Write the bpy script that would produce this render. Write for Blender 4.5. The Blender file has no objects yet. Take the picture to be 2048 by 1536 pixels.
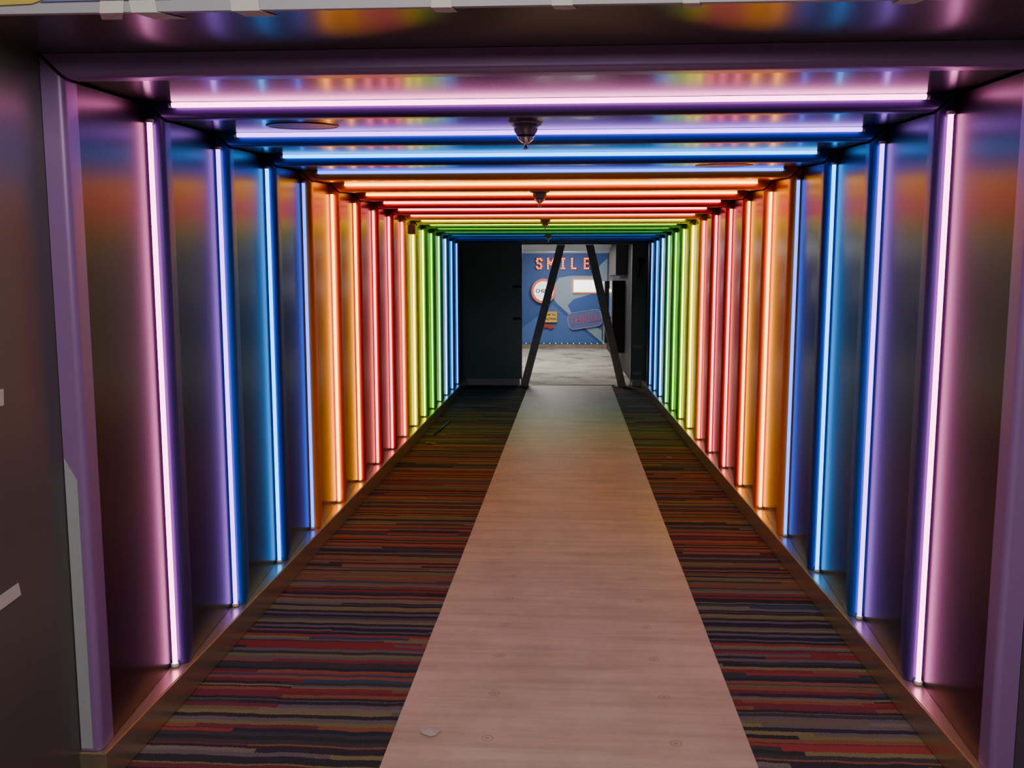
import bpy, bmesh, math, random
from mathutils import Vector, Matrix
random.seed(7)
D=bpy.data; C=bpy.context
col=C.scene.collection

# ------------------------------------------------------------ helpers
def link(o,parent=None):
    col.objects.link(o)
    if parent is not None: o.parent=parent
    return o
def mesh_obj(name,verts,faces,mat=None,parent=None,smooth=False,loc=None):
    me=D.meshes.new(name); me.from_pydata([tuple(v) for v in verts],[],faces); 
    bm=bmesh.new(); bm.from_mesh(me); bmesh.ops.recalc_face_normals(bm,faces=bm.faces); bm.to_mesh(me); bm.free()
    if smooth:
        for p in me.polygons: p.use_smooth=True
    o=D.objects.new(name,me)
    if mat: me.materials.append(mat)
    link(o,parent)
    if loc: o.location=loc
    return o
def box(name,x0,x1,y0,y1,z0,z1,mat,parent=None,bevel=0.0):
    bm=bmesh.new()
    c=Vector(((x0+x1)/2,(y0+y1)/2,(z0+z1)/2))
    bmesh.ops.create_cube(bm,size=1,matrix=Matrix.Diagonal((x1-x0,y1-y0,z1-z0,1)))
    if bevel>0: bmesh.ops.bevel(bm,geom=bm.edges[:],offset=bevel,segments=2,affect='EDGES')
    me=D.meshes.new(name); bm.to_mesh(me); bm.free()
    me.materials.append(mat)
    o=D.objects.new(name,me); link(o,parent); o.location=c
    if parent is not None: o.location=c-parent.location
    return o
def lathe(name,prof,mat,seg=24,parent=None,loc=(0,0,0),smooth=True):
    verts=[];faces=[]
    n=len(prof)
    for i in range(seg):
        a=2*math.pi*i/seg
        for r,z in prof: verts.append((r*math.cos(a),r*math.sin(a),z))
    for i in range(seg):
        j=(i+1)%seg
        for k in range(n-1):
            faces.append((i*n+k,j*n+k,j*n+k+1,i*n+k+1))
    me=D.meshes.new(name); me.from_pydata(verts,[],faces)
    bm=bmesh.new(); bm.from_mesh(me); bmesh.ops.remove_doubles(bm,verts=bm.verts,dist=1e-6)
    bmesh.ops.recalc_face_normals(bm,faces=bm.faces); bm.to_mesh(me); bm.free()
    if smooth:
        for p in me.polygons:p.use_smooth=True
    me.materials.append(mat)
    o=D.objects.new(name,me); link(o,parent); o.location=loc
    return o
def meta(o,label=None,category=None,group=None,kind=None):
    if label:o["label"]=label
    if category:o["category"]=category
    if group:o["group"]=group
    if kind:o["kind"]=kind
    return o
def new_mat(name):
    m=D.materials.new(name); m.use_nodes=True
    nt=m.node_tree; b=nt.nodes["Principled BSDF"]
    return m,nt,b
def simple(name,c,rough=.5,metal=0.0,emit=None,es=0,noise=0.0,nscale=20,bump=0.0):
    m,nt,b=new_mat(name)
    b.inputs["Base Color"].default_value=(*c,1); b.inputs["Roughness"].default_value=rough; b.inputs["Metallic"].default_value=metal
    if emit: b.inputs["Emission Color"].default_value=(*emit,1); b.inputs["Emission Strength"].default_value=es
    if noise>0 or bump>0:
        tc=nt.nodes.new("ShaderNodeTexCoord"); nz=nt.nodes.new("ShaderNodeTexNoise"); nz.inputs["Scale"].default_value=nscale; nz.inputs["Detail"].default_value=6
        nt.links.new(tc.outputs["Object"],nz.inputs["Vector"])
        if noise>0:
            mx=nt.nodes.new("ShaderNodeMix"); mx.data_type='RGBA'
            mx.inputs[6].default_value=(*[v*(1-noise) for v in c],1); mx.inputs[7].default_value=(*[min(1,v*(1+noise)) for v in c],1)
            nt.links.new(nz.outputs["Fac"],mx.inputs[0]); nt.links.new(mx.outputs[2],b.inputs["Base Color"])
        if bump>0:
            bp=nt.nodes.new("ShaderNodeBump"); bp.inputs["Strength"].default_value=bump; bp.inputs["Distance"].default_value=.01
            nt.links.new(nz.outputs["Fac"],bp.inputs["Height"]); nt.links.new(bp.outputs[0],b.inputs["Normal"])
    return m
def brushed(name,c,rough=.33,metal=.8,aniso=.8):
    """painted / brushed sheet metal, grain runs across the corridor axis"""
    m,nt,b=new_mat(name)
    b.inputs["Metallic"].default_value=metal; b.inputs["Roughness"].default_value=rough
    b.inputs["Anisotropic"].default_value=aniso
    if aniso>0:
        t=nt.nodes.new("ShaderNodeCombineXYZ"); t.inputs[1].default_value=1.0
        nt.links.new(t.outputs[0],b.inputs["Tangent"])
    tc=nt.nodes.new("ShaderNodeTexCoord"); nz=nt.nodes.new("ShaderNodeTexNoise"); nz.inputs["Scale"].default_value=2.2; nz.inputs["Detail"].default_value=3
    nt.links.new(tc.outputs["Object"],nz.inputs["Vector"])
    mx=nt.nodes.new("ShaderNodeMix"); mx.data_type='RGBA'
    mx.inputs[6].default_value=(*[v*.9 for v in c],1); mx.inputs[7].default_value=(*[min(1,v*1.1) for v in c],1)
    nt.links.new(nz.outputs["Fac"],mx.inputs[0]); nt.links.new(mx.outputs[2],b.inputs["Base Color"])
    return m

# ------------------------------------------------------------ dimensions (metres)
CX=-0.067; W=1.375; H=2.195; LEDGE=.12; PITCH=.63; Y0=2.51; YEND=13.5; N=16; GAP=.007

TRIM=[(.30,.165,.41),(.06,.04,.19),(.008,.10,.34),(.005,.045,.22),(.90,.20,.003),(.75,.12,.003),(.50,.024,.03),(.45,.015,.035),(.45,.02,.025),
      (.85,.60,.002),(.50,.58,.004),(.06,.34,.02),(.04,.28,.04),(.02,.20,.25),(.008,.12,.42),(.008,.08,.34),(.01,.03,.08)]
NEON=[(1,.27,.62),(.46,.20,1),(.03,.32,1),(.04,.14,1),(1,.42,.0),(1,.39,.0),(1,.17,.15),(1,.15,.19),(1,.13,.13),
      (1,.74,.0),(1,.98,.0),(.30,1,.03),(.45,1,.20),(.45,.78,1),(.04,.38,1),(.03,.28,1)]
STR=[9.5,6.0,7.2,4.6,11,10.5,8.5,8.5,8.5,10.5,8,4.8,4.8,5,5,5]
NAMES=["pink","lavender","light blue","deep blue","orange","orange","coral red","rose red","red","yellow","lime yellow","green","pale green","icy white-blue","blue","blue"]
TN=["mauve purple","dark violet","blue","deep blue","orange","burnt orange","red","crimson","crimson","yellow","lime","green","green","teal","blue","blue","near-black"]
PANEL_TINT=[(.040,.018,.023),(.023,.018,.030),(.014,.017,.030),(.017,.016,.028),(.34,.055,.005),(.20,.032,.008),(.14,.018,.015),(.13,.015,.018),(.13,.015,.014),
       (.22,.16,.006),(.13,.15,.01),(.03,.12,.015),(.03,.11,.025),(.03,.08,.09),(.02,.05,.12),(.02,.04,.11),(.015,.02,.04)]  # dark grey metal with each bay's neon glow mixed into the base colour

mat_black=simple("matte_black_shell",(.006,.006,.006),.9)
mat_socket=simple("white_plastic_socket",(.75,.75,.75),.4,noise=.05)
mat_chrome=simple("chrome_metal",(.8,.8,.8),.12,1.0,noise=.05)

def loft(name,prof,side,mat,parent):
    """extrude a (d,y) profile along the wall ('L','R') or across the ceiling ('C') with mitred ends"""
    vs=[];n=len(prof)
    for end in (0,1):
        for d,y in prof:
            if side=='C':
                s=-1 if end==0 else 1
                vs.append((CX+s*(W+d-GAP),y,H+d))
            else:
                s=-1 if side=='L' else 1
                z=LEDGE+.002 if end==0 else H+d-GAP
                vs.append((CX+s*(W+d),y,z))
    vs=[(Vector(v)-parent.location) for v in vs]
    fs=[tuple(range(n)),tuple(range(2*n-1,n-1,-1))]
    for i in range(n):
        j=(i+1)%n; fs.append((i,j,n+j,n+i))
    return mesh_obj(name,vs,fs,mat,parent)

# ------------------------------------------------------------ portals and neon
DE=.054
for n in range(N+1):
    y0=Y0+PITCH*n
    e=D.objects.new("portal_frame",None); e.location=(CX,y0,LEDGE); link(e); e.empty_display_size=.2
    meta(e,"%s edged sheet-metal portal frame spanning walls and ceiling"%TN[n],"portal frame","rainbow portal frames along the corridor")
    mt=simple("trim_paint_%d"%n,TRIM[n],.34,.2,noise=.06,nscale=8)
    mp=brushed("panel_metal_%d"%n,PANEL_TINT[n],.28,.85,.5)
    mpc=brushed("ceiling_metal_%d"%n,PANEL_TINT[n],.20,.9,.7)
    r=.030 if n else .020
    prof=[(.066,y0),(r,y0)]
    for i in range(1,9):
        a=math.pi/2*i/8
        prof.append((r-r*math.sin(a),y0+r-r*math.cos(a)))
    te=y0+.085
    prof+= [(.006,te),(.066,te)]
    pe=y0+.625 if n<N else YEND-.02
    pprof=[(.008,te+.001),(DE,pe),(DE+.012,pe),(.024,te+.001)]
    for s in 'LRC':
        nm={'L':"side_trim",'R':"side_trim",'C':"header_trim"}[s]
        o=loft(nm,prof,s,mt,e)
        me=o.data
        for p in me.polygons:
            if len(p.vertices)==4 : p.use_smooth=True
        try: me.set_sharp_from_angle(angle=math.radians(30))
        except Exception: pass
        meta(o,"%s painted rounded edge"%TN[n])
        nm={'L':"side_panel",'R':"side_panel",'C':"ceiling_panel"}[s]
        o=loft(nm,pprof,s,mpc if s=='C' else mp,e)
        meta(o,"dark brushed metal panel with neon glow tint in its colour")
    if n<N:
        yt=y0+.61; c=NEON[n]; dd=.036; rr=.0092 if n<4 else .0088
        em=simple("neon_glow_%d"%n,(.3,.3,.3),.3,0,c,STR[n])
        for s in (-1,1):
            x=CX+s*(W+dd); L=H-LEDGE-.03
            o=lathe("neon_tube",[(0,0),(rr,0),(rr,L),(0,L)],em,10,None,(x,yt,LEDGE+.012))
            meta(o,"vertical %s neon tube mounted beside a portal edge"%NAMES[n],"neon light","neon tubes lining the corridor")
            for zz in (-.010,L-.001):
                cp=lathe("end_socket",[(0,0),(.015,0),(.015,.012),(0,.012)],mat_socket,12,o,(0,0,zz)); meta(cp,"white plastic end socket")
        L=2*(W-.05)
        rc=rr if n<4 else .0082
        o=lathe("neon_tube",[(0,0),(rc,0),(rc,L),(0,L)],em,10,None,(CX-L/2,yt,H+.042))
        o.rotation_euler=(0,math.pi/2,0)
        meta(o,"horizontal %s neon tube running across the ceiling"%NAMES[n],"neon light","neon tubes lining the corridor")
        for zz in (-.011,L-.001):
            cp=lathe("end_socket",[(0,0),(.0100,0),(.0100,.012),(0,.012)],mat_socket,12,o,(0,0,zz)); meta(cp,"white plastic end socket")

# ------------------------------------------------------------ shell
mat_kick=brushed("kick_plate_metal",(.60,.51,.34),.29,.82,0)
XL=CX-W+.018; XR=CX+W-.018
for nm,a,b_ in (("baseboard_left",CX-W-.10,XL),("baseboard_right",XR,CX+W+.10)):
    o=box(nm,a,b_,Y0-.01,YEND-.01,0.0,LEDGE,mat_kick,bevel=.004); meta(o,"brushed metal kick plate ledge under the portals",kind="structure")
o=box("wall_left",CX-W-.30,CX-W-.10,Y0,YEND,0,2.6,mat_black); meta(o,"black shell added behind portals to block light",kind="structure")  # outer boxes added around the portals to block light
o=box("wall_right",CX+W+.10,CX+W+.30,Y0,YEND,0,2.6,mat_black); meta(o,"black shell added behind portals to block light",kind="structure")
o=box("ceiling",CX-W-.10,CX+W+.10,Y0,YEND,H+.12,H+.3,mat_black); meta(o,"black shell added above portals to block light",kind="structure")

# carpet
def carpet_mat():
    m,nt,b=new_mat("striped_carpet"); N_=nt.nodes; Lk=nt.links
    b.inputs["Roughness"].default_value=.95; b.inputs["Specular IOR Level"].default_value=.1
    tc=N_.new("ShaderNodeTexCoord"); sp=N_.new("ShaderNodeSeparateXYZ"); Lk.new(tc.outputs["Object"],sp.inputs[0])
    def math_(op,a,b2=None,c=None):
        n=N_.new("ShaderNodeMath"); n.operation=op
        for i,v in enumerate((a,b2,c)):
            if v is None: continue
            if isinstance(v,(int,float)): n.inputs[i].default_value=v
            else: Lk.new(v,n.inputs[i])
        return n.outputs[0]
    mpn=N_.new("ShaderNodeMapping"); mpn.inputs["Scale"].default_value=(2.0,1.0,1); Lk.new(tc.outputs["Object"],mpn.inputs[0])
    nz=N_.new("ShaderNodeTexNoise"); nz.inputs["Scale"].default_value=3; nz.inputs["Detail"].default_value=6
    Lk.new(mpn.outputs[0],nz.inputs["Vector"])
    fz_=N_.new("ShaderNodeTexNoise"); fz_.inputs["Scale"].default_value=130; fz_.inputs["Detail"].default_value=2; Lk.new(tc.outputs["Object"],fz_.inputs["Vector"])
    wob=math_('ADD',math_('MULTIPLY',math_('SUBTRACT',nz.outputs["Fac"],.5),.035),math_('MULTIPLY',math_('SUBTRACT',fz_.outputs["Fac"],.5),.011))
    y=math_('ADD',sp.outputs[1],wob)
    row=math_('FLOOR',math_('MULTIPLY',y,38))
    w1=N_.new("ShaderNodeTexWhiteNoise"); w1.noise_dimensions='1D'; Lk.new(row,w1.inputs["W"])
    seg=math_('FLOOR',math_('ADD',math_('MULTIPLY',sp.outputs[0],2.2),math_('MULTIPLY',w1.outputs["Value"],17)))
    cb=N_.new("ShaderNodeCombineXYZ"); Lk.new(row,cb.inputs[0]); Lk.new(seg,cb.inputs[1])
    w2=N_.new("ShaderNodeTexWhiteNoise"); w2.noise_dimensions='2D'; Lk.new(cb.outputs[0],w2.inputs["Vector"])
    row2=math_('FLOOR',math_('MULTIPLY',y,9)); w3=N_.new("ShaderNodeTexWhiteNoise"); w3.noise_dimensions='1D'; Lk.new(row2,w3.inputs["W"])
    chg=math_('GREATER_THAN',w2.outputs["Value"],.78)
    v=math_('ADD',math_('MULTIPLY',w1.outputs["Value"],.8),math_('MULTIPLY',chg,.13))
    v=math_('ADD',v,math_('MULTIPLY',w3.outputs["Value"],.2))
    v=math_('FRACT',math_('MULTIPLY',v,1.7))
    cr=N_.new("ShaderNodeValToRGB"); cr.color_ramp.interpolation='CONSTANT'
    pal=[(.014,.018,.026),(.110,.020,.018),(.088,.084,.034),(.018,.018,.020),(.066,.058,.058),(.115,.045,.024),(.016,.016,.020),(.10,.09,.038),(.076,.019,.022),(.026,.026,.026),(.088,.080,.062),(.022,.036,.056),(.135,.025,.021),(.020,.017,.021),(.076,.066,.033),(.034,.030,.033)]
    els=cr.color_ramp.elements
    for i,c in enumerate(pal):
        p=i/len(pal)
        if i<2: els[i].position=p; e=els[i]
        else: e=els.new(p)
        e.color=(*c,1)
    Lk.new(v,cr.inputs[0])
    n2=N_.new("ShaderNodeTexNoise"); n2.inputs["Scale"].default_value=220; Lk.new(tc.outputs["Object"],n2.inputs["Vector"])
    mx=N_.new("ShaderNodeMix"); mx.data_type='RGBA'; mx.blend_type='MULTIPLY'; mx.inputs[0].default_value=.8
    Lk.new(cr.outputs[0],mx.inputs[6]); Lk.new(n2.outputs["Fac"],mx.inputs[7])
    mg=N_.new("ShaderNodeMix"); mg.data_type='RGBA'; mg.blend_type='MULTIPLY'; mg.inputs[0].default_value=1; mg.inputs[7].default_value=(4.4,4.3,4.3,1)
    Lk.new(mx.outputs[2],mg.inputs[6])
    Lk.new(mg.outputs[2],b.inputs["Base Color"])
    bp=N_.new("ShaderNodeBump"); bp.inputs["Strength"].default_value=.3; bp.inputs["Distance"].default_value=.004
    Lk.new(math_('ADD',n2.outputs["Fac"],w1.outputs["Value"]),bp.inputs["Height"]); Lk.new(bp.outputs[0],b.inputs["Normal"])
    return m
o=mesh_obj("floor",[(-4,-3,0),(4,-3,0),(4,YEND,0),(-4,YEND,0),(-4,-3,-.1),(4,-3,-.1),(4,YEND,-.1),(-4,YEND,-.1)],[(0,1,2,3),(4,5,6,7),(0,1,5,4),(1,2,6,5),(2,3,7,6),(3,0,4,7)],carpet_mat())
meta(o,"carpet with narrow multicoloured stripes across the corridor",kind="structure")

# runner
def runner_mat():
    m,nt,b=new_mat("floor_protection_sheet"); N_=nt.nodes; Lk=nt.links
    b.inputs["Roughness"].default_value=.48; b.inputs["Specular IOR Level"].default_value=.45
    def math_(op,a,b2=None,c=None):
        n=N_.new("ShaderNodeMath"); n.operation=op
        for i,v in enumerate((a,b2,c)):
            if v is None: continue
            if isinstance(v,(int,float)): n.inputs[i].default_value=v
            else: Lk.new(v,n.inputs[i])
        return n.outputs[0]
    tc=N_.new("ShaderNodeTexCoord"); sp=N_.new("ShaderNodeSeparateXYZ"); Lk.new(tc.outputs["Object"],sp.inputs[0])
    mp=N_.new("ShaderNodeMapping"); mp.inputs["Scale"].default_value=(.6,9,1); Lk.new(tc.outputs["Object"],mp.inputs[0])
    nz=N_.new("ShaderNodeTexNoise"); nz.inputs["Scale"].default_value=1.4; nz.inputs["Detail"].default_value=9; nz.inputs["Roughness"].default_value=.65; Lk.new(mp.outputs[0],nz.inputs["Vector"])
    cr=N_.new("ShaderNodeValToRGB"); cr.color_ramp.elements[0].position=.36; cr.color_ramp.elements[1].position=.58
    cr.color_ramp.elements[0].color=(.66,.51,.38,1); cr.color_ramp.elements[1].color=(.82,.645,.49,1)
    Lk.new(nz.outputs["Fac"],cr.inputs[0])
    ym=math_('SUBTRACT',math_('MULTIPLY',math_('FRACT',math_('MULTIPLY',math_('SUBTRACT',sp.outputs[1],2.69),1/.34)),.34),.17)
    def ring(x0):
        dx=math_('SUBTRACT',sp.outputs[0],x0)
        r=math_('SQRT',math_('ADD',math_('MULTIPLY',dx,dx),math_('MULTIPLY',ym,ym)))
        a=math_('LESS_THAN',math_('ABSOLUTE',math_('SUBTRACT',r,.019)),.003)
        c=math_('LESS_THAN',r,.009)
        return math_('MAXIMUM',a,c)
    f=math_('MULTIPLY',math_('MULTIPLY',math_('MAXIMUM',ring(-.24),ring(.42)),.40),math_('LESS_THAN',sp.outputs[1],4.6))
    dz=N_.new("ShaderNodeTexNoise"); dz.inputs["Scale"].default_value=2.5; dz.inputs["Detail"].default_value=9; dz.inputs["Roughness"].default_value=.7; Lk.new(tc.outputs["Object"],dz.inputs["Vector"])
    dr=N_.new("ShaderNodeValToRGB"); dr.color_ramp.elements[0].position=.35; dr.color_ramp.elements[1].position=.65
    dr.color_ramp.elements[0].color=(.80,.78,.76,1); dr.color_ramp.elements[1].color=(1,1,1,1); Lk.new(dz.outputs["Fac"],dr.inputs[0])
    dm=N_.new("ShaderNodeMix"); dm.data_type='RGBA'; dm.blend_type='MULTIPLY'; dm.inputs[0].default_value=1
    Lk.new(cr.outputs[0],dm.inputs[6]); Lk.new(dr.outputs[0],dm.inputs[7])
    mx=N_.new("ShaderNodeMix"); mx.data_type='RGBA'; mx.inputs[7].default_value=(.28,.09,.07,1)
    Lk.new(f,mx.inputs[0]); Lk.new(dm.outputs[2],mx.inputs[6]); Lk.new(mx.outputs[2],b.inputs["Base Color"])
    vz=N_.new("ShaderNodeTexNoise"); vz.inputs["Scale"].default_value=14; vz.inputs["Detail"].default_value=8; vz.inputs["Distortion"].default_value=1.5; Lk.new(tc.outputs["Object"],vz.inputs["Vector"])
    bp=N_.new("ShaderNodeBump"); bp.inputs["Strength"].default_value=.3; bp.inputs["Distance"].default_value=.012
    Lk.new(vz.outputs["Fac"],bp.inputs["Height"]); Lk.new(bp.outputs[0],b.inputs["Normal"])
    return m
def rx(y): 
    t=(y-2.7)/11.0
    return .045+.152*t, .627+.025*t
vs=[];fs=[]
ys=[-1+i*.25 for i in range(int(14.6/.25)+1)]
ys[-1]=13.6
for y in ys:
    c,h=rx(y)
    for k in range(9):
        x=c-h+2*h*k/8
        vs.append((x,y,.006+.0025*math.sin(y*9+k*.4)*(.3+.7*abs(math.sin(y*2.1)))))
for i in range(len(ys)-1):
    for k in range(8):
        a=i*9+k; fs.append((a,a+1,a+10,a+9))
o=mesh_obj("floor_protection_runner",vs,fs,runner_mat(),smooth=True)
meta(o,"long pale floor protection sheet laid over striped carpet","floor runner")

# ------------------------------------------------------------ entrance surround
mat_ent=brushed("entrance_metal",(.15,.145,.138),.34,.4,.75)
mat_sof=brushed("soffit_metal",(.17,.165,.16),.26,.65,.75)
mat_fascia=simple("fascia_grey",(.42,.42,.47),.5,noise=.06,nscale=4)
YF=2.165; DO=.067
o=box("wall_entrance_left",CX-W-1.6,CX-W-DO,YF-.05,Y0-.001,0,2.95,mat_ent); meta(o,"grey metal entrance jamb",kind="structure")
o=box("wall_entrance_right",CX+W+DO,CX+W+1.6,YF-.05,Y0-.001,0,2.95,mat_ent); meta(o,"grey metal entrance jamb",kind="structure")
o=box("ceiling_entrance",CX-W-DO,CX+W+DO,YF,Y0-.001,H+DO,2.95,mat_sof); meta(o,"grey metal entrance soffit",kind="structure")
o=box("trim_1",CX-W-1.6,CX-W-DO,YF-.065,YF-.05,0,2.95,mat_fascia); meta(o,"pale grey fascia board",kind="structure")
o=box("trim_2",CX+W+DO,CX+W+1.6,YF-.065,YF-.05,0,2.95,mat_fascia); meta(o,"pale grey fascia board",kind="structure")
o=box("trim_3",CX-W-DO,CX+W+DO,YF-.015,YF,H+DO,2.95,mat_fascia); meta(o,"pale grey fascia board",kind="structure")
my=simple("graphic_yellow",(.60,.48,.10),.5,noise=.05); mb=simple("graphic_violet",(.18,.18,.45),.5,noise=.05)
e=D.objects.new("fascia_graphic",None); e.location=(-1.2,YF-.017,2.29); link(e); meta(e,"yellow and violet printed graphic on header fascia","wall graphic")
def poly_xz(nm,pts,m,par,t=.003):
    n=len(pts); vs=[(x,0,z) for x,z in pts]+[(x,-t,z) for x,z in pts]
    return mesh_obj(nm,vs,[tuple(range(n)),tuple(range(2*n-1,n-1,-1))]+[(i,(i+1)%n,n+(i+1)%n,n+i) for i in range(n)],m,par)
poly_xz("yellow_shape",[(-.3,-.012),(-.10,-.006),(.02,.03),(.02,.3),(-.3,.3)],my,e)
poly_xz("violet_shape",[(-.08,-.002),(.25,0.0),(.42,.03),(.42,.3),(.03,.3),(.03,.03)],mb,e)
mat_tape=simple("masking_tape",(.70,.66,.62),.7,noise=.08,nscale=30)
def tape_fold(xc,wd,ln,sk):
    zb=H+DO-.002; yf=YF-.017
    vs=[(xc-sk*.3,yf,zb+.09),(xc+wd-sk*.3,yf,zb+.10),(xc+wd,yf,zb),(xc,yf,zb),(xc+wd+sk,YF+ln,zb),(xc+wd*.5+sk,YF+ln*.8,zb-.002),(xc+sk*.7,YF+ln*.95,zb)]
    o=mesh_obj("masking_tape_strip",vs,[(0,1,2,3),(3,2,4,5,6)],mat_tape)
    s=o.modifiers.new("t","SOLIDIFY"); s.thickness=.0012; s.offset=0
    meta(o,"torn beige masking tape folded under the header edge","tape","masking tape on the entrance surround")
for a in ((-1.13,.060,.035,-.03),(-1.05,.065,.04,.05),(-.80,.07,.03,.03),(-.31,.05,.02,.01),(-.02,.05,.012,.01),(.29,.04,.015,.01),(.80,.06,.015,-.02)): tape_fold(*a)
def tape_quad(vs,label):
    o=mesh_obj("masking_tape_strip",vs,[(0,1,2,3)],mat_tape)
    s=o.modifiers.new("t","SOLIDIFY"); s.thickness=.0012; s.offset=0
    meta(o,label,"tape","masking tape on the entrance surround"); return o
xj=CX-W-DO+.002
tape_quad([(xj,2.13,.715),(xj,2.262,.728),(xj,2.254,.766),(xj,2.13,.755)],"torn masking tape stuck on grey jamb")
tape_quad([(xj,2.15,1.27),(xj,2.244,1.27),(xj,2.247,1.315),(xj,2.15,1.32)],"small square of masking tape on grey jamb")
o=mesh_obj("masking_paper",[(-1.506,Y0-.003,LEDGE+.01),(-1.468,Y0-.003,LEDGE+.01),(-1.468,Y0-.003,1.00),(-1.506,Y0-.003,1.07)],[(0,1,2,3)],simple("masking_paper_grey",(.36,.38,.42),.7,noise=.08,nscale=30))
s=o.modifiers.new("t","SOLIDIFY"); s.thickness=.002
meta(o,"long pale masking paper strip on purple portal edge","masking paper")

# ------------------------------------------------------------ ceiling devices
def panel_z(y):
    k=int((y-Y0)//PITCH); y0=Y0+PITCH*k
    return H+.008+(DE-.008)*((y-y0-.086)/.54)
mat_dome=simple("device_housing",(.30,.27,.34),.3,.5,noise=.05)
mat_cover=simple("painted_cover",(.04,.035,.055),.4,.5,noise=.05)
for i in range(4):
    y=3.44+2.52*i; z=panel_z(y)
    e=D.objects.new("ceiling_sprinkler",None); e.location=(-.13,y,z); link(e)
    meta(e,"cone-shaped ceiling sprinkler head with chrome tip","sprinkler","sprinkler heads along the ceiling")
    lathe("flange",[(0,.004),(.066,.004),(.068,-.002),(.060,-.008),(.0,-.008)],mat_dome,32,e)
    lathe("housing",[(0,-.004),(.046,-.004),(.049,-.018),(.044,-.034),(.034,-.050),(.022,-.062),(0,-.062)],mat_dome,32,e)
    t=lathe("sprinkler_tip",[(0,-.048),(.036,-.050),(.030,-.064),(.016,-.076),(.006,-.080),(.006,-.094),(.011,-.096),(.011,-.100),(0,-.100)],mat_chrome,20,e)
    meta(t,"chrome tip")
sl=math.atan2(DE-.008,.54)
for x,y,r in ((-1.02,3.47,.142),(.87,4.70,.15)):
    o=lathe("access_cover",[(0,.003),(r,.003),(r,-.002),(r-.003,-.003),(r-.006,-.003),(r-.008,-.0015),(0,-.0015)],mat_cover,48,None,(x,y,panel_z(y)-.001),False)
    o.rotation_euler=(sl,0,0)
    meta(o,"flat round cover plate set in ceiling panel","cover plate","round covers in the ceiling")
mat_box=simple("beige_plastic",(.9,.85,.5),.5,noise=.05)
o=box("junction_box",-1.42,-1.345,8.14,8.20,2.06,2.15,mat_box,bevel=.006); meta(o,"small beige junction box on portal edge","junction box")

# ------------------------------------------------------------ end of corridor
mat_dark=simple("black_door_panel",(.22,.31,.31),.32,.2,noise=.15,nscale=3)
o=box("wall_back_left",CX-W-.10,-.578,YEND,YEND+.10,.10,2.45,mat_dark); meta(o,"black partition panel",kind="structure")
o=box("wall_back_right",1.15,CX+W+.10,YEND,YEND+.10,.10,2.45,mat_dark); meta(o,"black partition panel",kind="structure")
o=box("wall_back_header",-.578,1.15,YEND,YEND+.10,2.20,2.45,mat_dark); meta(o,"black header",kind="structure")
mat_steel=simple("pale_steel",(.60,.60,.60),.4,.4,noise=.08)
mat_edge=simple("dull_steel_edge",(.22,.23,.24),.4,.6,noise=.08)
o=box("baseboard_back_left",CX-W-.10,-.60,YEND-.01,YEND+.09,0,.10,mat_steel); meta(o,"pale steel skirting",kind="structure")
o=box("baseboard_back_right",1.17,CX+W+.1,YEND-.01,YEND+.09,0,.10,mat_steel); meta(o,"pale steel skirting",kind="structure")
o=box("trim_4",-.578,-.565,YEND-.005,YEND+.11,.0,2.20,mat_edge); meta(o,"steel edge of the opening",kind="structure")
o=box("trim_5",1.137,1.15,YEND-.005,YEND+.11,.0,2.20,mat_edge); meta(o,"steel edge of the opening",kind="structure")
mat_wood=simple("dark_brown_timber",(.50,.41,.29),.5,noise=.35,nscale=9)
def brace(xb,xt):
    e=D.objects.new("diagonal_brace",None); e.location=(xb,YEND-.10,0); link(e)
    meta(e,"dark timber plank leaning as temporary diagonal brace","brace","temporary braces in the doorway")
    h=.062; y0=-.045;y1=.045; z0=.012; z1=2.19
    dx=xt-xb
    vs=[(-h,y0,z0),(h,y0,z0),(h,y1,z0),(-h,y1,z0),(dx-h,y0,z1),(dx+h,y0,z1),(dx+h,y1,z1),(dx-h,y1,z1)]
    b_=mesh_obj("timber_beam",vs,[(0,1,2,3),(4,5,6,7),(0,1,5,4),(1,2,6,5),(2,3,7,6),(3,0,4,7)],mat_wood,e)
    bv=b_.modifiers.new("b","BEVEL"); bv.width=.006; bv.segments=2
    mesh_obj("foot_plate",[(-.11,-.07,0),(.11,-.07,0),(.11,.07,0),(-.11,.07,0),(-.11,-.07,.012),(.11,-.07,.012),(.11,.07,.012),(-.11,.07,.012)],[(0,1,2,3),(4,5,6,7),(0,1,5,4),(1,2,6,5),(2,3,7,6),(3,0,4,7)],mat_wood,e)
brace(-.52,.04); brace(1.0,.475)
mat_gtape=simple("grey_tape",(.05,.055,.055),.6,noise=.08)
for x,z in ((-.66,1.55),(-.66,1.05)):
    o=box("masking_tape_strip",x-.05,x+.09,YEND-.004,YEND-.001,z-.018,z+.018,mat_gtape); meta(o,"grey tape strip across edge of black panel","tape","tape on the end panels")
mat_gtape2=simple("light_grey_tape",(.5,.52,.52),.6,noise=.08)
for x,z in ((1.24,.62),(1.24,.20)):
    o=box("masking_tape_strip",x-.07,x+.07,YEND-.004,YEND-.001,z-.025,z+.025,mat_gtape2); meta(o,"grey tape strip across edge of black panel","tape","tape on the end panels")
e=D.objects.new("door_latch",None); e.location=(1.27,YEND-.002,1.80); link(e); meta(e,"black latch hardware fixed to dark end panel","latch")
mat_iron=simple("worn_iron",(.04,.04,.04),.4,.8,noise=.1)
k=lathe("latch_knob",[(0,0),(.05,0),(.05,.03),(.03,.05),(0,.05)],mat_iron,20,e,(0,0,.14)); k.rotation_euler=(math.pi/2,0,0)
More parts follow.
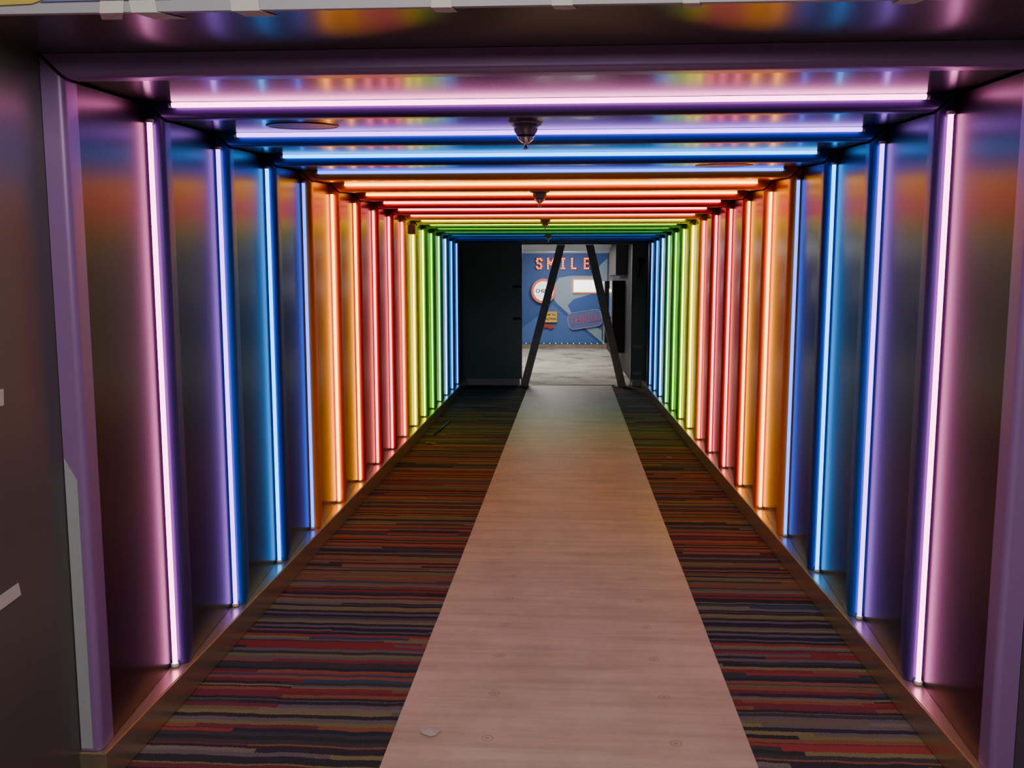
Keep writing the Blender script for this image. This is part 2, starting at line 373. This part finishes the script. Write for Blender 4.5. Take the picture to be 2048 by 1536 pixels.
mesh_obj("latch_arm",[(-.06,-.03,-.12),(-.03,-.03,-.12),(.03,-.03,.14),(0,-.03,.14),(-.06,0,-.12),(-.03,0,-.12),(.03,0,.14),(0,0,.14)],[(0,1,2,3),(4,5,6,7),(0,1,5,4),(1,2,6,5),(2,3,7,6),(3,0,4,7)],mat_iron,e)

# ------------------------------------------------------------ room beyond
FY=21.3; RX=1.2; RH=2.33
def fx(u): return (u-1115)*.01238
def fz(v): return 1.6-(v-567)*.01238
def conc_mat():
    m,nt,b=new_mat("worn_concrete"); b.inputs["Roughness"].default_value=.8
    tc=nt.nodes.new("ShaderNodeTexCoord"); nz=nt.nodes.new("ShaderNodeTexNoise"); nz.inputs["Scale"].default_value=1.7; nz.inputs["Detail"].default_value=10; nz.inputs["Roughness"].default_value=.7
    nt.links.new(tc.outputs["Object"],nz.inputs["Vector"])
    cr=nt.nodes.new("ShaderNodeValToRGB"); e=cr.color_ramp.elements
    e[0].position=.38; e[0].color=(.20,.175,.15,1); e[1].position=.62; e[1].color=(.60,.55,.49,1)
    k=e.new(.46); k.color=(.44,.40,.35,1)
    nt.links.new(nz.outputs["Fac"],cr.inputs[0]); nt.links.new(cr.outputs[0],b.inputs["Base Color"])
    bp=nt.nodes.new("ShaderNodeBump"); bp.inputs["Strength"].default_value=.4; bp.inputs["Distance"].default_value=.03
    nt.links.new(nz.outputs["Fac"],bp.inputs["Height"]); nt.links.new(bp.outputs[0],b.inputs["Normal"]); return m
o=box("floor_far_room",-5,RX+1.5,YEND,FY+.1,-.12,-.001,conc_mat()); meta(o,"bare stained concrete floor",kind="structure")
mat_blue=simple("blue_mural_wall",(.03,.08,.26),.6,noise=.08,nscale=2)
o=box("wall_far_room",-5,RX+.1,FY,FY+.1,0,RH+.3,mat_blue); meta(o,"blue painted mural wall",kind="structure")
mat_rw=simple("grey_side_wall",(.03,.034,.042),.6,noise=.08,nscale=2)
o=box("wall_far_room_right",RX,RX+.1,YEND+.10,FY,0,RH+.3,mat_rw); meta(o,"dark grey side wall",kind="structure")
o=box("wall_far_room_left",-5.1,-5,YEND+.10,FY,0,RH+.3,mat_rw); meta(o,"dark grey side wall",kind="structure")
mat_cl=simple("pale_blue_ceiling",(.45,.55,.62),.6,noise=.05,nscale=2)
o=box("ceiling_far_room",-5.1,RX+.1,YEND+.10,FY+.1,RH,RH+.1,mat_cl); meta(o,"pale blue ceiling",kind="structure")
def mural(pts,c,nm,off=.006):
    m=simple(nm,c,.6,noise=.06,nscale=2)
    v=[(fx(u),FY-off,fz(w)) for u,w in pts]
    n=len(v); v2=[(a,FY-.0005,c_) for a,b_,c_ in v]
    fs=[tuple(range(n)),tuple(range(2*n-1,n-1,-1))]+[(i,(i+1)%n,n+(i+1)%n,n+i) for i in range(n)]
    o=mesh_obj("mural_shape",v+v2,fs,m); meta(o,None,"mural"); return o
o=mural([(1211.5,518),(1198,530),(1186,552),(1140,552),(1116,556),(1104,575),(1102,592),(1112,606),(1150,640),(1211.5,691)],(.25,.33,.40),"mural_pale"); o["label"]="pale grey-blue sweeping mural shape painted on blue wall"
o=mural([(1211.5,588),(1180,588),(1146,598),(1134,610),(1142,626),(1168,642),(1211.5,664)],(.04,.10,.32),"mural_blue",.010); o["label"]="rounded blue wave painted over pale mural shape"
o=mural([(1043,655),(1105,610),(1150,648),(1205,692),(1043,692)],(.06,.13,.36),"mural_mid",.004); o["label"]="mid blue triangular mural shape low on the wall"
mat_torn=simple("torn_skirting",(.30,.20,.14),.8,noise=.6,nscale=6)
o=box("baseboard_far_room",-5,RX,FY-.03,FY,0,.10,mat_torn); meta(o,"torn unpainted wall base",kind="structure")

def text_mesh(body,size,extr,off=0.0):
    cu=D.curves.new("txt",'FONT'); cu.body=body; cu.size=size; cu.extrude=extr; cu.offset=off; cu.align_x='CENTER'; cu.align_y='CENTER'
    ob=D.objects.new("txt",cu); col.objects.link(ob); C.view_layer.update()
    me=D.meshes.new_from_object(ob.evaluated_get(C.evaluated_depsgraph_get()))
    D.objects.remove(ob); return me
mat_red=simple("marquee_red",(.55,.06,.01),.4,0,(1,.16,.01),.7)
mat_bulb=simple("warm_bulb",(1,.8,.6),.3,0,(1,.50,.16),6)
bulb_me=lathe("proto",[(0,.010),(.008,.006),(.011,0),(.008,-.006),(0,-.010)],mat_bulb,8).data
D.objects.remove(D.objects["proto"])
strokes={'S':[[(.5,.85),(.35,1),(0,.98),(-.1,.78),(.02,.56),(.38,.44),(.5,.22),(.38,.02),(.05,.0),(-.1,.15)]],
'M':[[(-.18,0),(-.18,1),(.2,.4),(.58,1),(.58,0)]],'I':[[(.2,0),(.2,1)],[(.02,1),(.38,1)],[(.02,0),(.38,0)]],'L':[[(0,1),(0,0),(.45,0)]],'E':[[(.45,1),(0,1),(0,0),(.45,0)],[(0,.5),(.38,.5)]]}
def letter(ch,u,v=528):
    hgt=.235; st=.045
    e=D.objects.new("marquee_letter",None); e.location=(fx(u),FY-.08,fz(v)-hgt/2); link(e)
    meta(e,"red marquee letter %s studded with glowing bulbs"%ch,"marquee letter","bulb-lit letters on the far wall")
    vs=[];fs=[]; bul=[]
    for pl in strokes[ch]:
        P=[((a-.2)*hgt*.80,b_*hgt) for a,b_ in pl]
        for (x0,z0),(x1,z1) in zip(P[:-1],P[1:]):
            d=Vector((x1-x0,z1-z0)); L=d.length; d/=L; nn=Vector((-d.y,d.x))*st/2
            a0=Vector((x0,z0))-d*st*.5; a1=Vector((x1,z1))+d*st*.5
            b=len(vs)
            for yy in (-.02,.075):
                for q in (a0-nn,a1-nn,a1+nn,a0+nn): vs.append((q.x,yy,q.y))
            fs+=[(b,b+1,b+2,b+3),(b+4,b+5,b+6,b+7),(b,b+1,b+5,b+4),(b+1,b+2,b+6,b+5),(b+2,b+3,b+7,b+6),(b+3,b,b+4,b+7)]
            m=max(1,round(L/.055))
            for i in range(m+1):
                p=Vector((x0,z0)).lerp(Vector((x1,z1)),i/m)
                if all((p-q).length>.035 for q in bul): bul.append(p)
    mesh_obj("letter_body",vs,fs,mat_red,e)
    for p in bul:
        bo=D.objects.new("bulb",bulb_me); col.objects.link(bo); bo.parent=e; bo.location=(p.x,-.028,p.y)
for ch,u in (('S',1077),('M',1100),('I',1124),('L',1145),('E',1170)): letter(ch,u)
letter('E',1037)

mat_signw=simple("lit_white_face",(.9,.9,.9),.4,0,(1,.97,.92),1.0)
mat_ring=simple("sign_red_ring",(.5,.08,.05),.4,0,(1,.2,.08),.35)
mat_txt=simple("sign_dark_letters",(.03,.03,.04),.5,noise=.05)
e=D.objects.new("round_sign",None); e.location=(fx(1086),FY-.07,fz(582)); link(e); meta(e,"round white illuminated sign ringed with bulbs reading CHEESE","sign")
o=lathe("sign_face",[(0,.0),(.24,.0),(.24,-.05),(0,-.05)],mat_signw,40,e,smooth=False); o.rotation_euler=(-math.pi/2,0,0)
o=lathe("sign_ring",[(.24,-.06),(.24,.02),(.30,.02),(.30,-.06),(.24,-.06)],mat_ring,40,e,smooth=False); o.rotation_euler=(-math.pi/2,0,0)
for i in range(24):
    a=2*math.pi*i/24; bo=D.objects.new("bulb",bulb_me); col.objects.link(bo); bo.parent=e; bo.location=(.27*math.cos(a),-.028,.27*math.sin(a))
me=text_mesh("CHEESE",.115,.004,.004); me.materials.append(mat_txt); o=D.objects.new("sign_lettering",me); link(o,e); o.rotation_euler=(math.pi/2,0,0); o.location=(0,-.056,0)
def rect_sign(name,u0,u1,v0,v1,face,border,label,th=.05,bw=.03):
    x0,x1=fx(u0),fx(u1); z0,z1=fz(v1),fz(v0)
    e=D.objects.new(name,None); e.location=((x0+x1)/2,FY-.03-th,(z0+z1)/2); link(e); meta(e,label,"sign")
    w=(x1-x0)/2; h=(z1-z0)/2
    def bx(nm,a,b_,c,d,y0,y1,m):
        return mesh_obj(nm,[(a,y0,c),(b_,y0,c),(b_,y0,d),(a,y0,d),(a,y1,c),(b_,y1,c),(b_,y1,d),(a,y1,d)],[(0,1,2,3),(4,5,6,7),(0,1,5,4),(1,2,6,5),(2,3,7,6),(3,0,4,7)],m,e)
    bx("sign_face",-w+bw,w-bw,-h+bw,h-bw,0,th,face)
    vs=[];
    for (a,c) in ((w,h),(w-bw,h-bw)):
        for yy in (-.012,th):
            vs+=[(-a,yy,-c),(a,yy,-c),(a,yy,c),(-a,yy,c)]
    fs=[]
    for i in range(4):
        j=(i+1)%4
        fs+=[(i,j,8+j,8+i),(4+i,4+j,12+j,12+i),(i,j,4+j,4+i),(8+i,8+j,12+j,12+i)]
    mesh_obj("sign_frame",vs,fs,border,e)
    return e
mat_or=simple("sign_orange_border",(.8,.25,.06),.4,0,(1,.3,.08),.6)
rect_sign("lightbox_sign",1143,1192,558,586,simple("lightbox_white",(.9,.9,.9),.4,0,(1,.97,.93),3.0),mat_or,"blank white glowing lightbox with thin orange border")
e=rect_sign("yellow_sign",1087,1113,622,644,simple("sign_yellow",(.75,.45,.06),.5,noise=.05),simple("sign_yellow_edge",(.5,.28,.05),.5,noise=.05),"small yellow wall sign with dark lettering",.03,.012)
for s,z in (("TAP TO",.05),("ACTION",-.05)):
    me=text_mesh(s,.072,.003,.002); me.materials.append(mat_txt); o=D.objects.new("sign_lettering",me); link(o,e); o.rotation_euler=(math.pi/2,0,0); o.location=(0,-.006,z)
mat_rb=simple("red_ribbon",(.42,.04,.03),.5,noise=.1)
vs=[];fs=[]
for i in range(12):
    t=i/11; x=fx(1087)+t*.24; z=fz(652)+.02*math.sin(t*7)
    vs+=[(x,FY-.05-.01*math.sin(t*9),z-.045),(x,FY-.05-.01*math.sin(t*9),z+.04)]
for i in range(11): fs.append((2*i,2*i+2,2*i+3,2*i+1))
o=mesh_obj("ribbon_banner",vs,fs,mat_rb); s=o.modifiers.new("t","SOLIDIFY"); s.thickness=.01; meta(o,"wavy red ribbon banner below yellow sign","banner")
e=D.objects.new("outline_sign",None); e.location=(fx(1168),FY-.06,fz(638)); e.rotation_euler=(0,math.radians(-9),0); link(e); meta(e,"rounded outlined wall sign reading THRILL in muted red letters","sign")
mat_line=simple("sign_red_line",(.38,.09,.17),.5,noise=.05)
def rrect(w,h,r,n=6):
    p=[]
    for cx,cz,a0 in ((w-r,h-r,0),(-w+r,h-r,90),(-w+r,-h+r,180),(w-r,-h+r,270)):
        for i in range(n+1):
            a=math.radians(a0+90*i/n); p.append((cx+r*math.cos(a),cz+r*math.sin(a)))
    return p
po=rrect(.42,.21,.14); pi_=rrect(.407,.197,.128); n=len(po)
vs=[(a,-.01,b_) for a,b_ in po]+[(a,-.01,b_) for a,b_ in pi_]+[(a,.02,b_) for a,b_ in po]+[(a,.02,b_) for a,b_ in pi_]
fs=[]
for i in range(n):
    j=(i+1)%n; fs+=[(i,j,n+j,n+i),(2*n+i,2*n+j,3*n+j,3*n+i),(i,j,2*n+j,2*n+i),(n+i,n+j,3*n+j,3*n+i)]
mesh_obj("sign_outline",vs,fs,simple("sign_pale_line",(.36,.34,.44),.5,noise=.05),e)
vs=[(a*.98,.005,b_*.97) for a,b_ in po]+[(a*.98,.02,b_*.97) for a,b_ in po]
mesh_obj("sign_back",vs,[tuple(range(n)),tuple(range(2*n-1,n-1,-1))]+[(i,(i+1)%n,n+(i+1)%n,n+i) for i in range(n)],simple("sign_blue_back",(.10,.13,.31),.5,noise=.05),e)
me=text_mesh("THRILL",.24,.006,.004); me.materials.append(mat_line); o=D.objects.new("sign_lettering",me); link(o,e); o.rotation_euler=(math.pi/2,0,0); o.location=(0,-.004,0)

mat_gr=simple("green_led",(.2,1,.4),.3,0,(.15,1,.35),5)
mat_wire=simple("wire_dark",(.03,.05,.04),.6,noise=.1)
e=D.objects.new("string_lights",None); e.location=(-1.0,FY-.05,.13); link(e); meta(e,"string of tiny green lights along base of mural wall","string lights")
vs=[];fs=[]
for i in range(31):
    x=i*.073; z=.006*math.sin(i*.8)
    vs+=[(x,0,z-.005),(x,0,z+.005),(x,.008,z)]
for i in range(30):
    for a,b_ in ((0,1),(1,2),(2,0)): fs.append((3*i+a,3*i+b_,3*i+3+b_,3*i+3+a))
mesh_obj("wire",vs,fs,mat_wire,e)
gm=None
for i in range(15):
    if gm is None:
        o=lathe("bulb",[(0,.010),(.010,0),(0,-.010)],mat_gr,8,e,(.07+i*.146,-.005,0)); gm=o.data
    else:
        o=D.objects.new("bulb",gm); link(o,e); o.location=(.07+i*.146,-.005,0)

mat_kb=simple("kiosk_black",(.012,.012,.014),.3,noise=.1)
mat_kg=simple("kiosk_grey",(.10,.11,.12),.5,noise=.08)
mat_ke=simple("kiosk_edge_white",(.45,.45,.47),.4,noise=.05)
def kiosk(y0,y1):
    e=D.objects.new("photo_kiosk",None); e.location=(RX-.12,(y0+y1)/2,.35); link(e); meta(e,"tall black wall-mounted kiosk with white edge","kiosk","kiosks on the side wall")
    h=(y1-y0)/2
    def bx(nm,a,b_,c,d,z0,z1,m):
        o=mesh_obj(nm,[(a,c,z0),(b_,c,z0),(b_,d,z0),(a,d,z0),(a,c,z1),(b_,c,z1),(b_,d,z1),(a,d,z1)],[(0,1,2,3),(4,5,6,7),(0,1,5,4),(1,2,6,5),(2,3,7,6),(3,0,4,7)],m,e)
        bv=o.modifiers.new("b","BEVEL"); bv.width=.004; bv.segments=2; return o
    bx("kiosk_body",-.10,.119,-h,h,0,1.30,mat_kb)
    o=bx("screen",-.115,-.10,-h*.75,h*.75,.65,1.15,simple("screen_glass",(.02,.02,.03),.1,0,(.3,.4,.6),.15)); meta(o,"dark glass screen")
    o=bx("edge_strip",-.12,-.10,-h-.012,-h+.02,0,1.30,mat_ke); meta(o,"white edge strip")
kiosk(15.6,16.6); kiosk(18.2,19.4)
o=box("wall_cabinet",RX-.20,RX-.002,15.2,17.2,1.75,2.30,mat_kg,bevel=.01); meta(o,"grey overhead wall cabinet above kiosks","cabinet")

o=box("threshold_strip",-.56,1.13,YEND-.02,YEND+.03,0.0,.012,simple("dark_threshold",(.04,.035,.03),.6,noise=.2)); meta(o,"dark worn threshold strip between carpet and concrete","threshold")
mat_paper=simple("torn_paper",(.62,.52,.44),.8,noise=.15,nscale=30)
def scrap(x,y,s,z0,label,m=mat_paper):
    n=13; vs=[(0,0,z0*.6+.008)]; 
    for i in range(n):
        a=2*math.pi*i/n; r=s*(.65+.5*random.random()); vs.append((r*math.cos(a),r*.7*math.sin(a),.001+.006*random.random()*s/.05))
    o=mesh_obj("paper_scrap",vs,[(0,1+i,1+(i+1)%n) for i in range(n)],m,loc=(x,y,z0)); sd=o.modifiers.new("t","SOLIDIFY"); sd.thickness=.001; sd.offset=0
    meta(o,label,"litter")
scrap(-.448,2.89,.045,.009,"crumpled torn paper scrap on the floor sheet")
scrap(-1.27,8.45,.06,.004,"brown crumpled debris on striped carpet",mat_torn)
scrap(1.03,7.85,.03,.004,"small pale scrap on striped carpet",mat_paper)
o=lathe("metal_rod",[(0,0),(.008,0),(.008,.9),(0,.9)],mat_iron,10,None,(-1.30,8.9,.010)); o.rotation_euler=(-math.pi/2,0,math.radians(-3)); meta(o,"thin dark rod lying on carpet beside kick plate","rod")

# ------------------------------------------------------------ lights
def area(name,loc,rot,size,power,c,sy=None):
    l=D.lights.new(name,'AREA'); l.energy=power; l.size=size; l.color=c
    if sy: l.shape='RECTANGLE'; l.size_y=sy
    o=D.objects.new(name,l); link(o); o.location=loc; o.rotation_euler=rot; return o
area("far_room_lamp",(-.5,17.2,2.28),(0,0,0),1.2,105,(1,.94,.86),4)
area("far_room_wall_lamp",(.1,19.9,2.28),(math.radians(50),0,0),.5,45,(.95,.97,1),1.5)
area("entrance_fill_light",(0,-.8,3.2),(math.radians(45),0,0),2.5,95,(1,.90,.84),2.0)  # unseen fill added behind the camera to brighten the entrance
w=D.worlds.new("World"); C.scene.world=w; w.use_nodes=True
w.node_tree.nodes["Background"].inputs[0].default_value=(.5,.5,.5,1); w.node_tree.nodes["Background"].inputs[1].default_value=.11

# ------------------------------------------------------------ camera
yaw=math.radians(3.06); p=math.radians(6.67)
F=Vector((-math.sin(yaw)*math.cos(p),math.cos(yaw)*math.cos(p),-math.sin(p)))
R=Vector((math.cos(yaw),math.sin(yaw),0)); U=R.cross(F)
cam=D.cameras.new("camera"); co=D.objects.new("camera",cam); link(co)
M=Matrix((R,U,-F)).transposed().to_4x4(); M.translation=Vector((0,0,1.6)); co.matrix_world=M
cam.sensor_width=36; cam.lens=1720/2048*36; cam.clip_start=.02
C.scene.camera=co
